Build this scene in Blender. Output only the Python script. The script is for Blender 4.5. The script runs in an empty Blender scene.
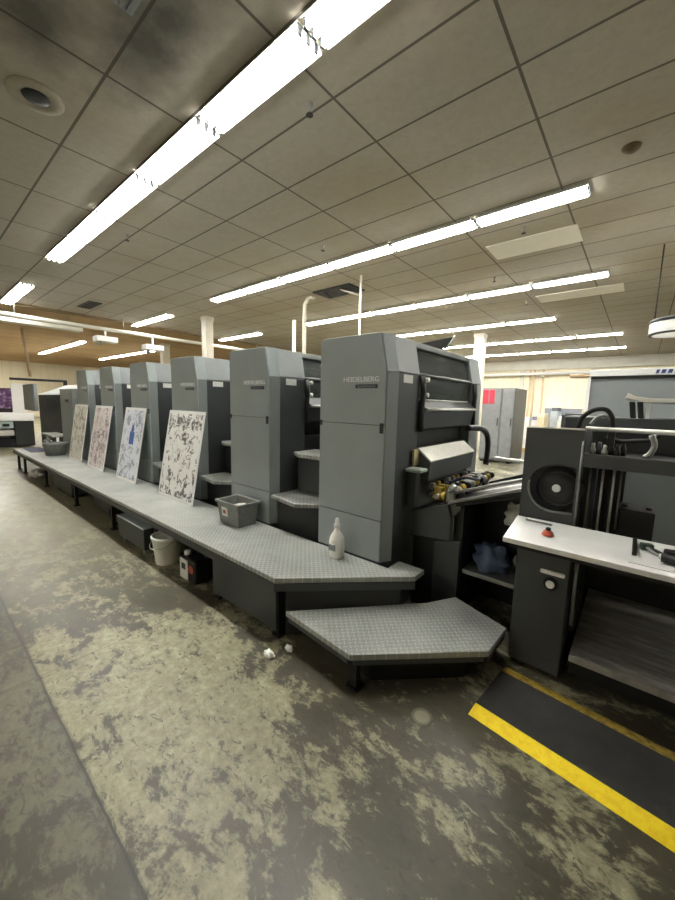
import bpy, bmesh, math, random
from mathutils import Vector, Matrix
C = bpy.context.scene.collection
S = bpy.context.scene
rnd = random.Random(7)
PI = math.pi

# ---------------------------------------------------------------- materials
def lin(h):
    h = h.lstrip('#')
    o = []
    for i in (0, 2, 4):
        c = int(h[i:i+2], 16) / 255
        o.append(c / 12.92 if c <= .04045 else ((c + .055) / 1.055) ** 2.4)
    return (o[0], o[1], o[2], 1)

class N:
    """small node-graph helper"""
    def __init__(s, name):
        s.m = bpy.data.materials.new(name); s.m.use_nodes = True
        s.t = s.m.node_tree; s.b = s.t.nodes['Principled BSDF']
    def n(s, typ, **kw):
        o = s.t.nodes.new(typ)
        for k, v in kw.items():
            if k.startswith('i_'):
                key = k[2:]
                key = int(key) if key.isdigit() else key.replace('_', ' ')
                if hasattr(v, 'is_output'): s.t.links.new(v, o.inputs[key])
                else: o.inputs[key].default_value = v
            else: setattr(o, k, v)
        return o
    def link(s, a, b): s.t.links.new(a, b)
    def math(s, op, a, b=None, c=None, clamp=False):
        o = s.t.nodes.new('ShaderNodeMath'); o.operation = op; o.use_clamp = clamp
        for i, v in enumerate((a, b, c)):
            if v is None: continue
            if hasattr(v, 'is_output'): s.t.links.new(v, o.inputs[i])
            else: o.inputs[i].default_value = v
        return o.outputs[0]
    def mix(s, f, a, b, mode='MIX'):
        o = s.t.nodes.new('ShaderNodeMix'); o.data_type = 'RGBA'; o.blend_type = mode
        for k, v in ((0, f), (6, a), (7, b)):
            if hasattr(v, 'is_output'): s.t.links.new(v, o.inputs[k])
            else: o.inputs[k].default_value = v
        return o.outputs[2]
    def ramp(s, f, stops):
        o = s.t.nodes.new('ShaderNodeValToRGB'); e = o.color_ramp.elements
        while len(e) < len(stops): e.new(.5)
        for i, (p, c) in enumerate(stops):
            e[i].position = p; e[i].color = c if len(c) == 4 else (*c, 1)
        s.t.links.new(f, o.inputs[0]); return o.outputs[0]
    def co(s): return s.n('ShaderNodeTexCoord').outputs['Object']
    def noise(s, sc, det=4, rough=.55, vec=None, dist=0):
        o = s.n('ShaderNodeTexNoise', i_Scale=sc, i_Detail=det, i_Roughness=rough, i_Distortion=dist)
        if vec is not None: s.link(vec, o.inputs['Vector'])
        return o.outputs['Fac']
    def bump(s, h, st, d=.01):
        o = s.n('ShaderNodeBump', i_Height=h, i_Strength=st, i_Distance=d)
        s.link(o.outputs[0], s.b.inputs['Normal'])
    def sety(s, col=None, rough=None, metal=None):
        for k, v in (('Base Color', col), ('Roughness', rough), ('Metallic', metal)):
            if v is None: continue
            if hasattr(v, 'is_output'): s.link(v, s.b.inputs[k])
            else: s.b.inputs[k].default_value = v
        return s.m

def paint(name, hexc, rough=.5, metal=0, var=.12, sc=6, bump=0):
    g = N(name); c = lin(hexc); co = g.co()
    f = g.noise(sc, 5, .6, co)
    lo = tuple(x * (1 - var) for x in c[:3]) + (1,); hi = tuple(min(1, x * (1 + var)) for x in c[:3]) + (1,)
    col = g.ramp(f, [(.3, lo), (.7, hi)])
    r = g.math('MULTIPLY_ADD', f, .2, rough - .1)
    if bump: g.bump(g.noise(sc * 30, 2, .5, co), bump, .002)
    return g.sety(col, r, metal)

def emit(name, hexc, st):
    g = N(name); g.b.inputs['Emission Color'].default_value = lin(hexc); g.b.inputs['Emission Strength'].default_value = st
    return g.sety(lin('#ffffff'), .4)

M = {}
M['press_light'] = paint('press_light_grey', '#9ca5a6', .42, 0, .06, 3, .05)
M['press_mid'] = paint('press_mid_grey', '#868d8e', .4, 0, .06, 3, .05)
M['press_hood'] = paint('press_hood_grey', '#7f8585', .4, 0, .08, 3)
M['press_dark'] = paint('press_dark_grey', '#3d4142', .45, 0, .1, 4, .05)
M['machine_dark'] = paint('machine_charcoal', '#3f4243', .42, 0, .08, 4, .06)
M['charcoal'] = paint('charcoal', '#232525', .5, 0, .12, 5)
M['black'] = paint('black_parts', '#0f1010', .5, 0, .2, 8)
M['rubber'] = paint('black_rubber', '#1a1b1b', .6, 0, .15, 9)
M['steel'] = paint('bright_steel', '#c4c4bf', .42, .55, .1, 8)
M['steel_dull'] = paint('dull_steel', '#8f908c', .45, .55, .15, 8)
M['brass'] = paint('brass', '#cdb45c', .3, .75, .2, 20)
M['white'] = paint('white_paint', '#ececea', .45, 0, .04, 4)
M['white_pl'] = paint('white_plastic', '#f0f0ea', .4, 0, .03, 6)
M['offwhite'] = paint('off_white_paint', '#cfccc0', .5, 0, .06, 3)
M['post'] = paint('post_white', '#d8d3c4', .55, 0, .06, 4)
M['red'] = paint('red_plastic', '#b3283a', .45, 0, .1, 9)
M['orange'] = paint('orange_red', '#b54a32', .45, 0, .15, 9)
M['blue_logo'] = paint('blue_logo', '#3a4a86', .4, 0, .05, 9)
M['navy'] = paint('navy_ink', '#1f2740', .45, 0, .05, 9)
M['letter'] = paint('pale_letter', '#edf1f0', .4, 0, .03, 9)
M['label'] = paint('label_white', '#d9d9d4', .5, 0, .05, 20)
M['brown_trim'] = paint('brown_trim', '#7d6a4e', .7)
M['vent_ring'] = paint('dusty_vent', '#9a927f', .7)
M['bag_blue'] = paint('blue_cloth', '#5d6d88', .9, 0, .35, 9)
M['cloth'] = paint('pale_cloth', '#b9b8ae', .9, 0, .2, 9)
M['paper'] = paint('paper', '#d8d6cf', .8, 0, .08, 12)
M['grey_panel'] = paint('grey_panel', '#868c8e', .45, 0, .05, 3)
M['tile_new'] = paint('fresh_ceiling_tile', '#e6e2d6', .9, 0, .03, 9)
M['pipe_tan'] = paint('tan_pipe', '#cdb391', .6, 0, .08, 5)
M['crate'] = paint('grey_crate', '#7c7f7b', .55, 0, .2, 25, .1)
M['tube'] = emit('fluorescent_tube', '#fffdf8', 15.0)
M['tube_bright'] = emit('brighter_fluorescent_tube', '#fffcf5', 27.0)  # stronger emission, added to brighten the far ceiling and back wall

def m_wall():
    g = N('cream_wall'); co = g.co()
    sx = g.n('ShaderNodeSeparateXYZ', i_Vector=co)
    w = g.math('ADD', sx.outputs[0], sx.outputs[1])
    fr = g.math('FRACT', g.math('MULTIPLY', w, 1 / .42))
    line = g.math('LESS_THAN', fr, .07)
    f = g.noise(1.2, 4, .6, co)
    col = g.ramp(f, [(.3, lin('#e8deC2'.lower())), (.7, lin('#f2ead2'))])
    col = g.mix(g.math('MULTIPLY', line, .35), col, lin('#cdbd98'))
    return g.sety(col, .7)
M['wall'] = m_wall()

def m_ceiling():
    g = N('ceiling_tiles'); co = g.co()
    sx = g.n('ShaderNodeSeparateXYZ', i_Vector=co); X, Y = sx.outputs[0], sx.outputs[1]
    u = g.math('DIVIDE', g.math('ADD', X, .91 + 121.0), 1.21)
    v = g.math('DIVIDE', g.math('ADD', Y, 60.7 - 2.40), .607)
    fu, fv = g.math('FRACT', u), g.math('FRACT', v)
    du = g.math('MULTIPLY', g.math('MINIMUM', fu, g.math('SUBTRACT', 1, fu)), 1.21)
    dv = g.math('MULTIPLY', g.math('MINIMUM', fv, g.math('SUBTRACT', 1, fv)), .607)
    d = g.math('MINIMUM', du, dv)
    cell = g.n('ShaderNodeCombineXYZ', i_0=g.math('FLOOR', u), i_1=g.math('FLOOR', v))
    wn = g.n('ShaderNodeTexWhiteNoise', i_Vector=cell.outputs[0]).outputs['Value']
    fine = g.noise(14, 6, .7, co)
    big = g.noise(.55, 3, .5, co)
    col = g.ramp(fine, [(.3, lin('#a8a193')), (.7, lin('#b5aea0'))])
    col = g.mix(g.math('MULTIPLY', wn, .22), col, lin('#979081'))
    # brown water and dust staining, with shapes of its own
    st = g.ramp(big, [(.48, (0, 0, 0)), (.66, (1, 1, 1))])
    col = g.mix(g.math('MULTIPLY', st, .35), col, lin('#9c8a6a'))
    # soot blown out of the supply vents
    soot = None
    for (cx, cy, rx, ry) in ((-2.75, 1.28, .85, .34), (-3.2, .75, .5, .35)):
        a = g.math('DIVIDE', g.math('SUBTRACT', X, cx), rx); b = g.math('DIVIDE', g.math('SUBTRACT', Y, cy), ry)
        r = g.math('SQRT', g.math('ADD', g.math('MULTIPLY', a, a), g.math('MULTIPLY', b, b)))
        r = g.math('ADD', r, g.math('MULTIPLY', g.math('SUBTRACT', g.noise(4, 4, .6, co), .5), 1.1))
        k = g.math('SUBTRACT', 1.15, r, clamp=True)
        soot = k if soot is None else g.math('MAXIMUM', soot, k)
    col = g.mix(g.math('MULTIPLY', soot, .8, clamp=True), col, lin('#3a372f'))
    # the joints between lay-in tiles
    ln = g.math('LESS_THAN', d, .011)
    col = g.mix(g.math('MULTIPLY', ln, .8), col, lin('#453e34'))
    edge = g.math('MULTIPLY', g.math('MINIMUM', d, .02), 50)
    g.bump(g.math('MULTIPLY_ADD', fine, .25, edge), .12, .008)
    return g.sety(col, .9)
M['ceiling'] = m_ceiling()

def m_ceiling_brown():
    g = N('brown_ceiling'); co = g.co()
    sx = g.n('ShaderNodeSeparateXYZ', i_Vector=co)
    fr = g.math('FRACT', g.math('DIVIDE', sx.outputs[0], 1.2))
    ln = g.math('LESS_THAN', fr, .06)
    f = g.noise(.6, 4, .6, co)
    col = g.ramp(f, [(.3, lin('#ad9068')), (.7, lin('#c0a37a'))])
    col = g.mix(g.math('MULTIPLY', ln, .5), col, lin('#5c452c'))
    return g.sety(col, .8)
M['ceiling_brown'] = m_ceiling_brown()

def m_floor():
    g = N('worn_concrete'); co = g.co()
    sx = g.n('ShaderNodeSeparateXYZ', i_Vector=co); X, Y = sx.outputs[0], sx.outputs[1]
    mp = g.n('ShaderNodeMapping', i_Vector=co); mp.inputs['Rotation'].default_value = (0, 0, .5); mp.inputs['Scale'].default_value = (1.0, 1.7, 1)
    st = mp.outputs[0]
    n1 = g.noise(1.0, 10, .68, co, .5)
    n2 = g.noise(4.2, 9, .74, st, .4)
    n3 = g.noise(22, 5, .75, co)
    n4 = g.noise(11, 4, .7, st, .6)
    worn = g.math('ADD', g.math('MULTIPLY', n1, .55), g.math('ADD', g.math('MULTIPLY', n2, .42), g.math('MULTIPLY', n4, .22)))
    # broad lanes of wear: most along the aisle beside the press, least at the near right
    dx = g.math('DIVIDE', g.math('ADD', X, 2.0), 1.6); dy = g.math('DIVIDE', g.math('SUBTRACT', Y, .85), .55)
    aisle = g.math('SUBTRACT', 1.0, g.math('SQRT', g.math('ADD', g.math('MULTIPLY', dx, dx), g.math('MULTIPLY', dy, dy))), clamp=True)
    worn = g.math('ADD', worn, g.math('MULTIPLY', aisle, .065))
    mask = g.ramp(worn, [(.60, (0, 0, 0)), (.64, (.75, .75, .75)), (.74, (1, 1, 1))])
    base = g.ramp(n2, [(.25, lin('#3d3a2e')), (.5, lin('#4d493b')), (.75, lin('#5f5a48'))])
    pale = g.ramp(n3, [(.3, lin('#7d7a60')), (.52, lin('#a09c7e')), (.72, lin('#bcb898'))])
    # towards the far end the coat is scuffed evenly, without bare islands
    far = g.math('MULTIPLY', g.math('SUBTRACT', -2.6, X), .4, clamp=True)
    even = g.ramp(n2, [(.3, lin('#7a7660')), (.7, lin('#8f8b72'))])
    col = g.mix(mask, base, pale)
    col = g.mix(g.math('MULTIPLY', far, .8), col, even)
    fl = g.noise(17, 3, .6, st, 1.2)
    sp = g.ramp(fl, [(.60, (0, 0, 0)), (.66, (1, 1, 1))])
    col = g.mix(g.math('MULTIPLY', sp, g.math('MULTIPLY_ADD', far, -.5, .7)), col, lin('#3b372d'))
    lane = g.math('LESS_THAN', Y, .35)
    col = g.mix(g.math('MULTIPLY', lane, .65), col, lin('#46453d'))
    col = g.mix(g.math('MULTIPLY', g.ramp(g.noise(.9, 5, .6, co), [(.5, (0, 0, 0)), (.72, (1, 1, 1))]), .35), col, lin('#4f4534'))
    wob = g.math('MULTIPLY', g.math('SUBTRACT', g.noise(5, 5, .7, co), .5), .02)
    dj = g.math('ABSOLUTE', g.math('ADD', g.math('SUBTRACT', Y, .35), wob))
    j = g.math('LESS_THAN', dj, .0045)
    j1 = g.math('MULTIPLY', g.math('LESS_THAN', dj, .012), .35)
    dj2 = g.math('ABSOLUTE', g.math('ADD', g.math('SUBTRACT', X, -2.35), wob))
    j2 = g.math('MULTIPLY', g.math('LESS_THAN', dj2, .004), .5)
    col = g.mix(g.math('MULTIPLY', g.math('MAXIMUM', g.math('MAXIMUM', j, j1), j2), .85), col, lin('#2b2820'))
    g.bump(g.math('ADD', g.math('MULTIPLY', n3, .4), g.math('MULTIPLY', n2, .6)), .12, .006)
    r = g.ramp(n1, [(.35, (.30,) * 3), (.65, (.5,) * 3)])
    return g.sety(col, r)
M['floor'] = m_floor()

def m_deck():
    g = N('checker_plate'); co = g.co()
    rot = g.n('ShaderNodeMapping', i_Vector=co); rot.inputs['Rotation'].default_value = (0, 0, PI / 4); rot.inputs['Scale'].default_value = (34, 34, 34)
    sx = g.n('ShaderNodeSeparateXYZ', i_Vector=rot.outputs[0]); u, v = sx.outputs[0], sx.outputs[1]
    par = g.math('MODULO', g.math('ABSOLUTE', g.math('ADD', g.math('FLOOR', u), g.math('FLOOR', v))), 2.0)
    fu = g.math('SUBTRACT', g.math('FRACT', u), .5); fv = g.math('SUBTRACT', g.math('FRACT', v), .5)
    def ell(a, b): return g.math('ADD', g.math('POWER', g.math('DIVIDE', a, .5), 2.0), g.math('POWER', g.math('DIVIDE', b, .17), 2.0))
    par2 = g.math('LESS_THAN', par, .5)
    e = g.math('ADD', g.math('MULTIPLY', ell(fu, fv), par2), g.math('MULTIPLY', ell(fv, fu), g.math('SUBTRACT', 1, par2)))
    h = g.math('LESS_THAN', e, 1.0)
    f = g.noise(2.2, 7, .65, co)
    col = g.ramp(f, [(.3, lin('#878a86')), (.55, lin('#9fa29d')), (.75, lin('#afb2ad'))])
    col = g.mix(g.math('MULTIPLY', h, .45), col, lin('#cfd1cd'))
    dirt = g.ramp(g.noise(5, 6, .7, co), [(.58, (0, 0, 0)), (.75, (1, 1, 1))])
    col = g.mix(g.math('MULTIPLY', dirt, .4), col, lin('#6b6455'))
    g.bump(h, .6, .004)
    return g.sety(col, .45, .25)
M['deck'] = m_deck()

def m_mat():
    g = N('anti_fatigue_rubber'); co = g.co()
    vo = g.n('ShaderNodeTexVoronoi', i_Scale=70.0, i_Vector=co, i_Randomness=.2)
    f = g.noise(4, 7, .7, co)
    col = g.ramp(f, [(.35, lin('#242321')), (.6, lin('#343230')), (.8, lin('#484541'))])
    g.bump(vo.outputs['Distance'], .5, .004)
    return g.sety(col, .65)
M['mat'] = m_mat()
def m_yellow(name, a, b):
    g = N(name); co = g.co()
    f = g.noise(30, 6, .75, co)
    col = g.ramp(f, [(.35, lin(b)), (.55, lin(a))])
    g.bump(g.noise(60, 2, .5, co), .3, .003)
    return g.sety(col, .55)
M['yellow'] = m_yellow('yellow_edge', '#ffe21c', '#f2cb10')
M['yellow_dirty'] = m_yellow('dirty_yellow_edge', '#c4a640', '#6e5a28')

def m_bed():
    g = N('scuffed_pile_board'); co = g.co()
    mp = g.n('ShaderNodeMapping', i_Vector=co); mp.inputs['Scale'].default_value = (1.2, 7, 1)
    f = g.noise(3, 8, .7, mp.outputs[0])
    col = g.ramp(f, [(.3, lin('#5a5751')), (.5, lin('#8a8780')), (.72, lin('#b0ada4'))])
    return g.sety(col, .7)
M['bed'] = m_bed()

def m_plate(name, ink, paper, seed, dens, tint=None):
    """printing plate / press sheet: lines of small dense figures of ink on a pale sheet (UV-free, sheet-local metres)"""
    g = N(name); co = g.co()
    sx = g.n('ShaderNodeSeparateXYZ', i_Vector=co)
    off = g.n('ShaderNodeVectorMath', operation='ADD', i_0=co); off.inputs[1].default_value = (seed, seed * .7, seed * .3)
    n = g.noise(12, 3, .66, off.outputs[0], 1.0)
    n2 = g.noise(48, 2, .5, off.outputs[0])
    vo = g.n('ShaderNodeTexVoronoi', i_Scale=5.2, i_Vector=off.outputs[0], i_Randomness=.35)
    blob = g.math('SUBTRACT', .62, vo.outputs['Distance'])
    s = g.math('ADD', g.math('MULTIPLY', n, .75), g.math('ADD', g.math('MULTIPLY', n2, .25), g.math('MULTIPLY', blob, .22)))
    k = g.ramp(s, [(dens, (0, 0, 0)), (dens + .09, (1, 1, 1))])
    cell = g.noise(3.1, 2, .5, off.outputs[0])
    ic = g.mix(cell, lin(ink), lin(tint or ink))
    col = g.mix(g.math('MULTIPLY', k, .92), lin(paper), ic)
    return g.sety(col, .5)
M['plate1'] = m_plate('plate_black_ink', '#1d1d1d', '#f2f2f0', 3.1, .53, '#5d5a55')
M['plate2'] = m_plate('plate_blue_ink', '#6d7796', '#e3e8f0', 8.3, .53, '#a6aab8')
M['plate3'] = m_plate('plate_pink_ink', '#6a5a60', '#e6dedd', 13.7, .52, '#b09a9c')
M['plate4'] = m_plate('plate_olive_ink', '#6b6a58', '#dcdad0', 21.9, .54, '#a39f88')
M['plate_blue'] = paint('plate_blue_figure', '#3a5fa8', .5, 0, .5, 30)

def m_glass():
    g = N('smoky_guard'); g.b.inputs['Transmission Weight'].default_value = .7
    g.b.inputs['IOR'].default_value = 1.15
    return g.sety(lin('#878d8b'), .1)
M['guard'] = m_glass()
def m_purple():
    g = N('purple_print'); co = g.co()
    f = g.noise(5, 5, .6, co)
    return g.sety(g.ramp(f, [(.3, lin('#3a2340')), (.5, lin('#6a3f74')), (.62, lin('#b9a5c4')), (.72, lin('#7a3348'))]), .5)
M['purple'] = m_purple()

# ---------------------------------------------------------------- mesh helpers
# press group scaled about the camera, stretched below deck to the floor: walkway from 0.366 m to 0.42 m, towers 1.95 m
PRESS = False
def cam_scale_z(z): return z * (.4206 / .366) if z < .366 else z * .952 + .072
def fit(p): return Vector((p[0] * .952, p[1] * .952, cam_scale_z(p[2]))) if PRESS else Vector(p)
def sm(P, n=5):
    """smooth a hose path (Catmull-Rom)"""
    P = [Vector(p) for p in P]; Q = [P[0]*2 - P[1]] + P + [P[-1]*2 - P[-2]]; o = []
    for i in range(1, len(Q) - 2):
        for k in range(n):
            t = k / n; a, b, c, d = Q[i-1:i+3]
            o.append(.5*((2*b) + (c - a)*t + (2*a - 5*b + 4*c - d)*t*t + (3*b - a - 3*c + d)*t**3))
    return o + [P[-1]]
class G:
    def __init__(s): s.b = bmesh.new()
    def _f(s, vs, smooth=False):
        try:
            f = s.b.faces.new(vs); f.smooth = smooth; return f
        except ValueError: return None
    def box(s, x0, x1, y0, y1, z0, z1, rz=0, c=None):
        P = [Vector((x, y, z)) for z in (z0, z1) for x, y in ((x0, y0), (x1, y0), (x1, y1), (x0, y1))]
        if rz:
            c = Vector(c or ((x0+x1)/2, (y0+y1)/2, 0)); R = Matrix.Rotation(rz, 3, 'Z')
            P = [R @ (p - c) + c for p in P]
        v = [s.b.verts.new(p) for p in P]
        for q in ((3,2,1,0), (4,5,6,7), (0,1,5,4), (1,2,6,5), (2,3,7,6), (3,0,4,7)): s._f([v[i] for i in q])
        return s
    def loft(s, A, z0, B, z1):
        a = [s.b.verts.new((x, y, z0)) for x, y in A]; b = [s.b.verts.new((x, y, z1)) for x, y in B]; n = len(a)
        s._f(a[::-1]); s._f(b)
        for i in range(n): s._f([a[i], a[(i+1) % n], b[(i+1) % n], b[i]])
        return s
    def prism(s, P, z0, z1): return s.loft(P, z0, P, z1)
    def ext(s, P, d0, d1, axis='y'):
        """profile P extruded along an axis: 'y' -> P=(x,z); 'x' -> P=(y,z)"""
        f = (lambda p, d: (p[0], d, p[1])) if axis == 'y' else (lambda p, d: (d, p[0], p[1]))
        a = [s.b.verts.new(f(p, d0)) for p in P]; b = [s.b.verts.new(f(p, d1)) for p in P]; n = len(P)
        s._f(a); s._f(b[::-1])
        for i in range(n): s._f([a[i], b[i], b[(i+1) % n], a[(i+1) % n]])
        return s
    def tube(s, pts, r, n=10, caps=True):
        pts = [Vector(p) for p in pts]; rings = []
        up = Vector((0, 0, 1))
        for i, p in enumerate(pts):
            t = (pts[min(i+1, len(pts)-1)] - pts[max(i-1, 0)]).normalized()
            if i == 0:
                a = t.cross(up)
                if a.length < .05: a = t.cross(Vector((1, 0, 0)))
                a.normalize()
            else:
                a = (a - t * a.dot(t)).normalized()
            bb = t.cross(a); rr = r[i] if isinstance(r, (list, tuple)) else r
            rings.append([s.b.verts.new(p + (a * math.cos(2*PI*k/n) + bb * math.sin(2*PI*k/n)) * rr) for k in range(n)])
        for A, B in zip(rings, rings[1:]):
            for k in range(n): s._f([A[k], A[(k+1) % n], B[(k+1) % n], B[k]], True)
        if caps: s._f(rings[0][::-1]); s._f(rings[-1])
        return s
    def lathe(s, c, prof, n=24, axis='z', smooth=True):
        """profile [(r, h)] turned about an axis through c"""
        rings = []
        for r, h in prof:
            R = []
            for k in range(n):
                a = 2*PI*k/n; u, w = r*math.cos(a), r*math.sin(a)
                R.append(s.b.verts.new((c[0]+u, c[1]+w, c[2]+h) if axis == 'z' else (c[0]+u, c[1]+h, c[2]+w) if axis == 'y' else (c[0]+h, c[1]+u, c[2]+w)))
            rings.append(R)
        for A, B in zip(rings, rings[1:]):
            for k in range(n): s._f([A[k], A[(k+1) % n], B[(k+1) % n], B[k]], smooth)
        s._f(rings[0][::-1]); s._f(rings[-1])
        return s
    def holed(s, x0, x1, z0, z1, inner, y0, y1):
        """plate in the x-z plane with a hole (inner outline, angularly ordered about its middle)"""
        cx = sum(p[0] for p in inner)/len(inner); cz = sum(p[1] for p in inner)/len(inner)
        outer = []
        for (x, z) in inner:
            dx, dz = x-cx, z-cz; t = 1e9
            if dx > 1e-9: t = min(t, (x1-cx)/dx)
            if dx < -1e-9: t = min(t, (x0-cx)/dx)
            if dz > 1e-9: t = min(t, (z1-cz)/dz)
            if dz < -1e-9: t = min(t, (z0-cz)/dz)
            outer.append((cx+dx*t, cz+dz*t))
        for (x, z) in ((x0, z0), (x1, z0), (x1, z1), (x0, z1)):     # snap the nearest ray to each corner
            i = min(range(len(outer)), key=lambda i: (outer[i][0]-x)**2 + (outer[i][1]-z)**2); outer[i] = (x, z)
        n = len(inner)
        V = lambda L, y: [s.b.verts.new((x, y, z)) for x, z in L]
        I0, O0, I1, O1 = V(inner, y0), V(outer, y0), V(inner, y1), V(outer, y1)
        for i in range(n):
            j = (i+1) % n
            s._f([I0[i], I0[j], O0[j], O0[i]]); s._f([I1[j], I1[i], O1[i], O1[j]])
            s._f([I0[j], I0[i], I1[i], I1[j]]); s._f([O0[i], O0[j], O1[j], O1[i]])
        return s
    def sheet(s, a, b, c, d, t, nrm):
        """thin slab: quad a,b,c,d with thickness t along nrm"""
        q = [Vector(p) for p in (a, b, c, d)]; nn = Vector(nrm) * t
        v = [s.b.verts.new(p) for p in q] + [s.b.verts.new(p + nn) for p in q]
        for f in ((3,2,1,0), (4,5,6,7), (0,1,5,4), (1,2,6,5), (2,3,7,6), (3,0,4,7)): s._f([v[i] for i in f])
        return s
    def build(s, name, mat, parent=None, bevel=0, loc=None):
        off = Vector((0, 0, 0))
        p = parent
        while p is not None: off += p.location; p = p.parent
        if loc is not None: off = off + Vector(loc)
        bmesh.ops.recalc_face_normals(s.b, faces=s.b.faces)
        me = bpy.data.meshes.new(name)
        for v in s.b.verts: v.co = fit(v.co) - off
        s.b.to_mesh(me); s.b.free()
        o = bpy.data.objects.new(name, me); C.objects.link(o)
        me.materials.append(M[mat] if isinstance(mat, str) else mat)
        if parent: o.parent = parent
        if loc is not None: o.location = loc
        if bevel:
            md = o.modifiers.new('bevel', 'BEVEL'); md.width = bevel; md.segments = 2; md.limit_method = 'ANGLE'; md.angle_limit = .6
        return o

def tag(o, label=None, cat=None, group=None, kind=None):
    for k, v in (('label', label), ('category', cat), ('group', group), ('kind', kind)):
        if v: o[k] = v
    return o
def thing(name, loc, label, cat, group=None):
    o = bpy.data.objects.new(name, None); C.objects.link(o); o.location = fit(loc); o.empty_display_size = .1
    return tag(o, label, cat, group)
def dup(root, loc, label, group=None):
    r = root.copy(); C.objects.link(r); r.location = fit(loc); r['label'] = label
    if group: r['group'] = group
    for ch in list(root.children):
        c = ch.copy(); C.objects.link(c); c.parent = r
        for g in list(ch.children):
            d = g.copy(); C.objects.link(d); d.parent = c
    return r
def struct(g, name, mat): return tag(g.build(name, mat), kind='structure')
def text(name, s, size, x0, y, z, mat, parent, width):
    cu = bpy.data.curves.new(name, 'FONT'); cu.body = s; cu.size = size; cu.extrude = .0008
    to = bpy.data.objects.new(name + '_tmp', cu); C.objects.link(to)
    bpy.context.view_layer.update()
    dg = bpy.context.evaluated_depsgraph_get()
    me = bpy.data.meshes.new_from_object(to.evaluated_get(dg))
    bpy.data.objects.remove(to)
    xs = [v.co.x for v in me.vertices]; k = width / (max(xs) - min(xs)); mn = min(xs)
    off = Vector((0, 0, 0)); p = parent
    while p is not None: off += p.location; p = p.parent
    for v in me.vertices: v.co = fit(Vector((x0 + (v.co.x - mn) * k, y - v.co.z, z + v.co.y))) - off
    me.materials.clear(); me.materials.append(M[mat])
    o = bpy.data.objects.new(name, me); C.objects.link(o); o.parent = parent
    return o

# ---------------------------------------------------------------- the room
CH = 3.9
struct(G().box(-34.2, 9, -7, 21.2, -.2, 0), 'floor', 'floor')
struct(G().box(-12.75, 9, -7, 21.2, CH, CH + .05), 'ceiling', 'ceiling')
struct(G().box(-34.2, -12.75, -7, 21.2, CH + .0, CH + .05), 'ceiling_far', 'ceiling_brown')
struct(G().box(-12.9, -12.75, -7, 21.0, CH - .06, CH), 'trim_1', 'brown_trim')
struct(G().box(-34.0, 9, 21.0, 21.2, 0, CH), 'wall_back', 'wall')
struct(G().box(-34.2, -34.0, -7, 21.2, 0, CH), 'wall_left', 'wall')
struct(G().box(9, 9.2, -7, 21.2, 0, CH), 'wall_right', 'wall')
struct(G().box(-34.2, 9, -7.2, -7, 0, CH), 'wall_front', 'wall')
struct(G().box(-34.0, 9, 20.8, 21.0, 3.42, CH), 'trim_2', 'offwhite')
for k, x in enumerate((-14.5, -9.2, -4.95, -1.9, 1.0)):
    struct(G().box(x - .1, x + .1, 20.88, 21.0, 0, 3.42), 'trim_%d' % (3 + k), 'offwhite')

# columns of the room
def column(x, y, w, label):
    t = thing('support_column', (x, y, 0), label, 'column', 'white support columns')
    G().box(x - w/2, x + w/2, y - w/2, y + w/2, 0, CH - .12).build('shaft', 'post', t, .01)
    G().box(x - w*.56, x + w*.56, y - w*.56, y + w*.56, CH - .12, CH - .001).build('cap', 'post', t)
column(-9.95, 5.9, .24, 'white square support column rising behind the fourth and fifth printing towers')
column(-4.35, 12.58, .3, 'white square column beside the tall grey storage lockers')
column(-16.3, 7.6, .3, 'white column behind the far end of the press, farthest left of the columns')
column(-10.4, 12.58, .34, 'white column deep in the room behind the second printing tower')

# fluorescent rows
FX = 1.245
def fixture_proto(tube):
    t = thing('fluorescent_fixture', (0, 0, 0), 'x', 'ceiling light', 'fluorescent fixtures')
    g = G()
    g.ext([(-.135, CH - .048), (-.10, CH - .001), (.10, CH - .001), (.135, CH - .048), (.128, CH - .048), (.095, CH - .012), (-.095, CH - .012), (-.128, CH - .048)], .03, FX - .03, 'x')
    g.build('reflector', 'white_pl', t)
    for k, y in enumerate((-.075, 0, .075)):
        G().tube([(.05, y, CH - .05), (FX - .05, y, CH - .05)], .021, 8, False).build('tube', tube, t)
    for x0 in (.018, FX - .044):
        P = [(-.095, CH - .012), (.095, CH - .012), (.095, CH - .026)]
        for y in (.075, 0, -.075): P += [(y + .016, CH - .026), (y + .016, CH - .074), (y - .016, CH - .074), (y - .016, CH - .026)]
        P += [(-.095, CH - .026)]
        G().ext(P, x0 + .006, x0 + .020, 'x').build('lamp_holder', 'press_dark', t)
    return t
ords = ['first', 'second', 'third', 'fourth', 'fifth', 'sixth', 'seventh', 'eighth', 'ninth', 'tenth', 'eleventh', 'twelfth']
proto = {}
def row(y, x_right, count, desc, grp, tube='tube'):
    for i in range(count):
        loc = (x_right - (i + 1) * FX, y, 0)
        label = 'lit fluorescent strip, %s from the right in %s' % (ords[i], desc)
        if count == 1: label = 'lit white fluorescent strip, ' + desc
        if tube not in proto:
            o = proto[tube] = fixture_proto(tube); o.location = loc; o['label'] = label; o['group'] = grp
        else: dup(proto[tube], loc, label, grp)
row(1.905, -.64, 6, 'the bright overhead row above the walkway', 'lights of the row above the walkway')
row(4.98, -.64, 6, 'the row above the printing towers', 'lights of the row above the towers')
row(8.12, -.64, 6, 'the third row back', 'lights of the third row', 'tube_bright')
row(11.25, -1.95, 5, 'the fourth row back', 'lights of the fourth row', 'tube_bright')
row(14.5, -.64, 6, 'the fifth row back', 'lights of the fifth row', 'tube_bright')
row(17.7, -.64, 6, 'the row nearest the cream back wall', 'lights of the sixth row', 'tube_bright')
row(1.93, -10.35, 2, 'the pair beyond the bright overhead row', 'lights of the left end pairs')
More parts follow.
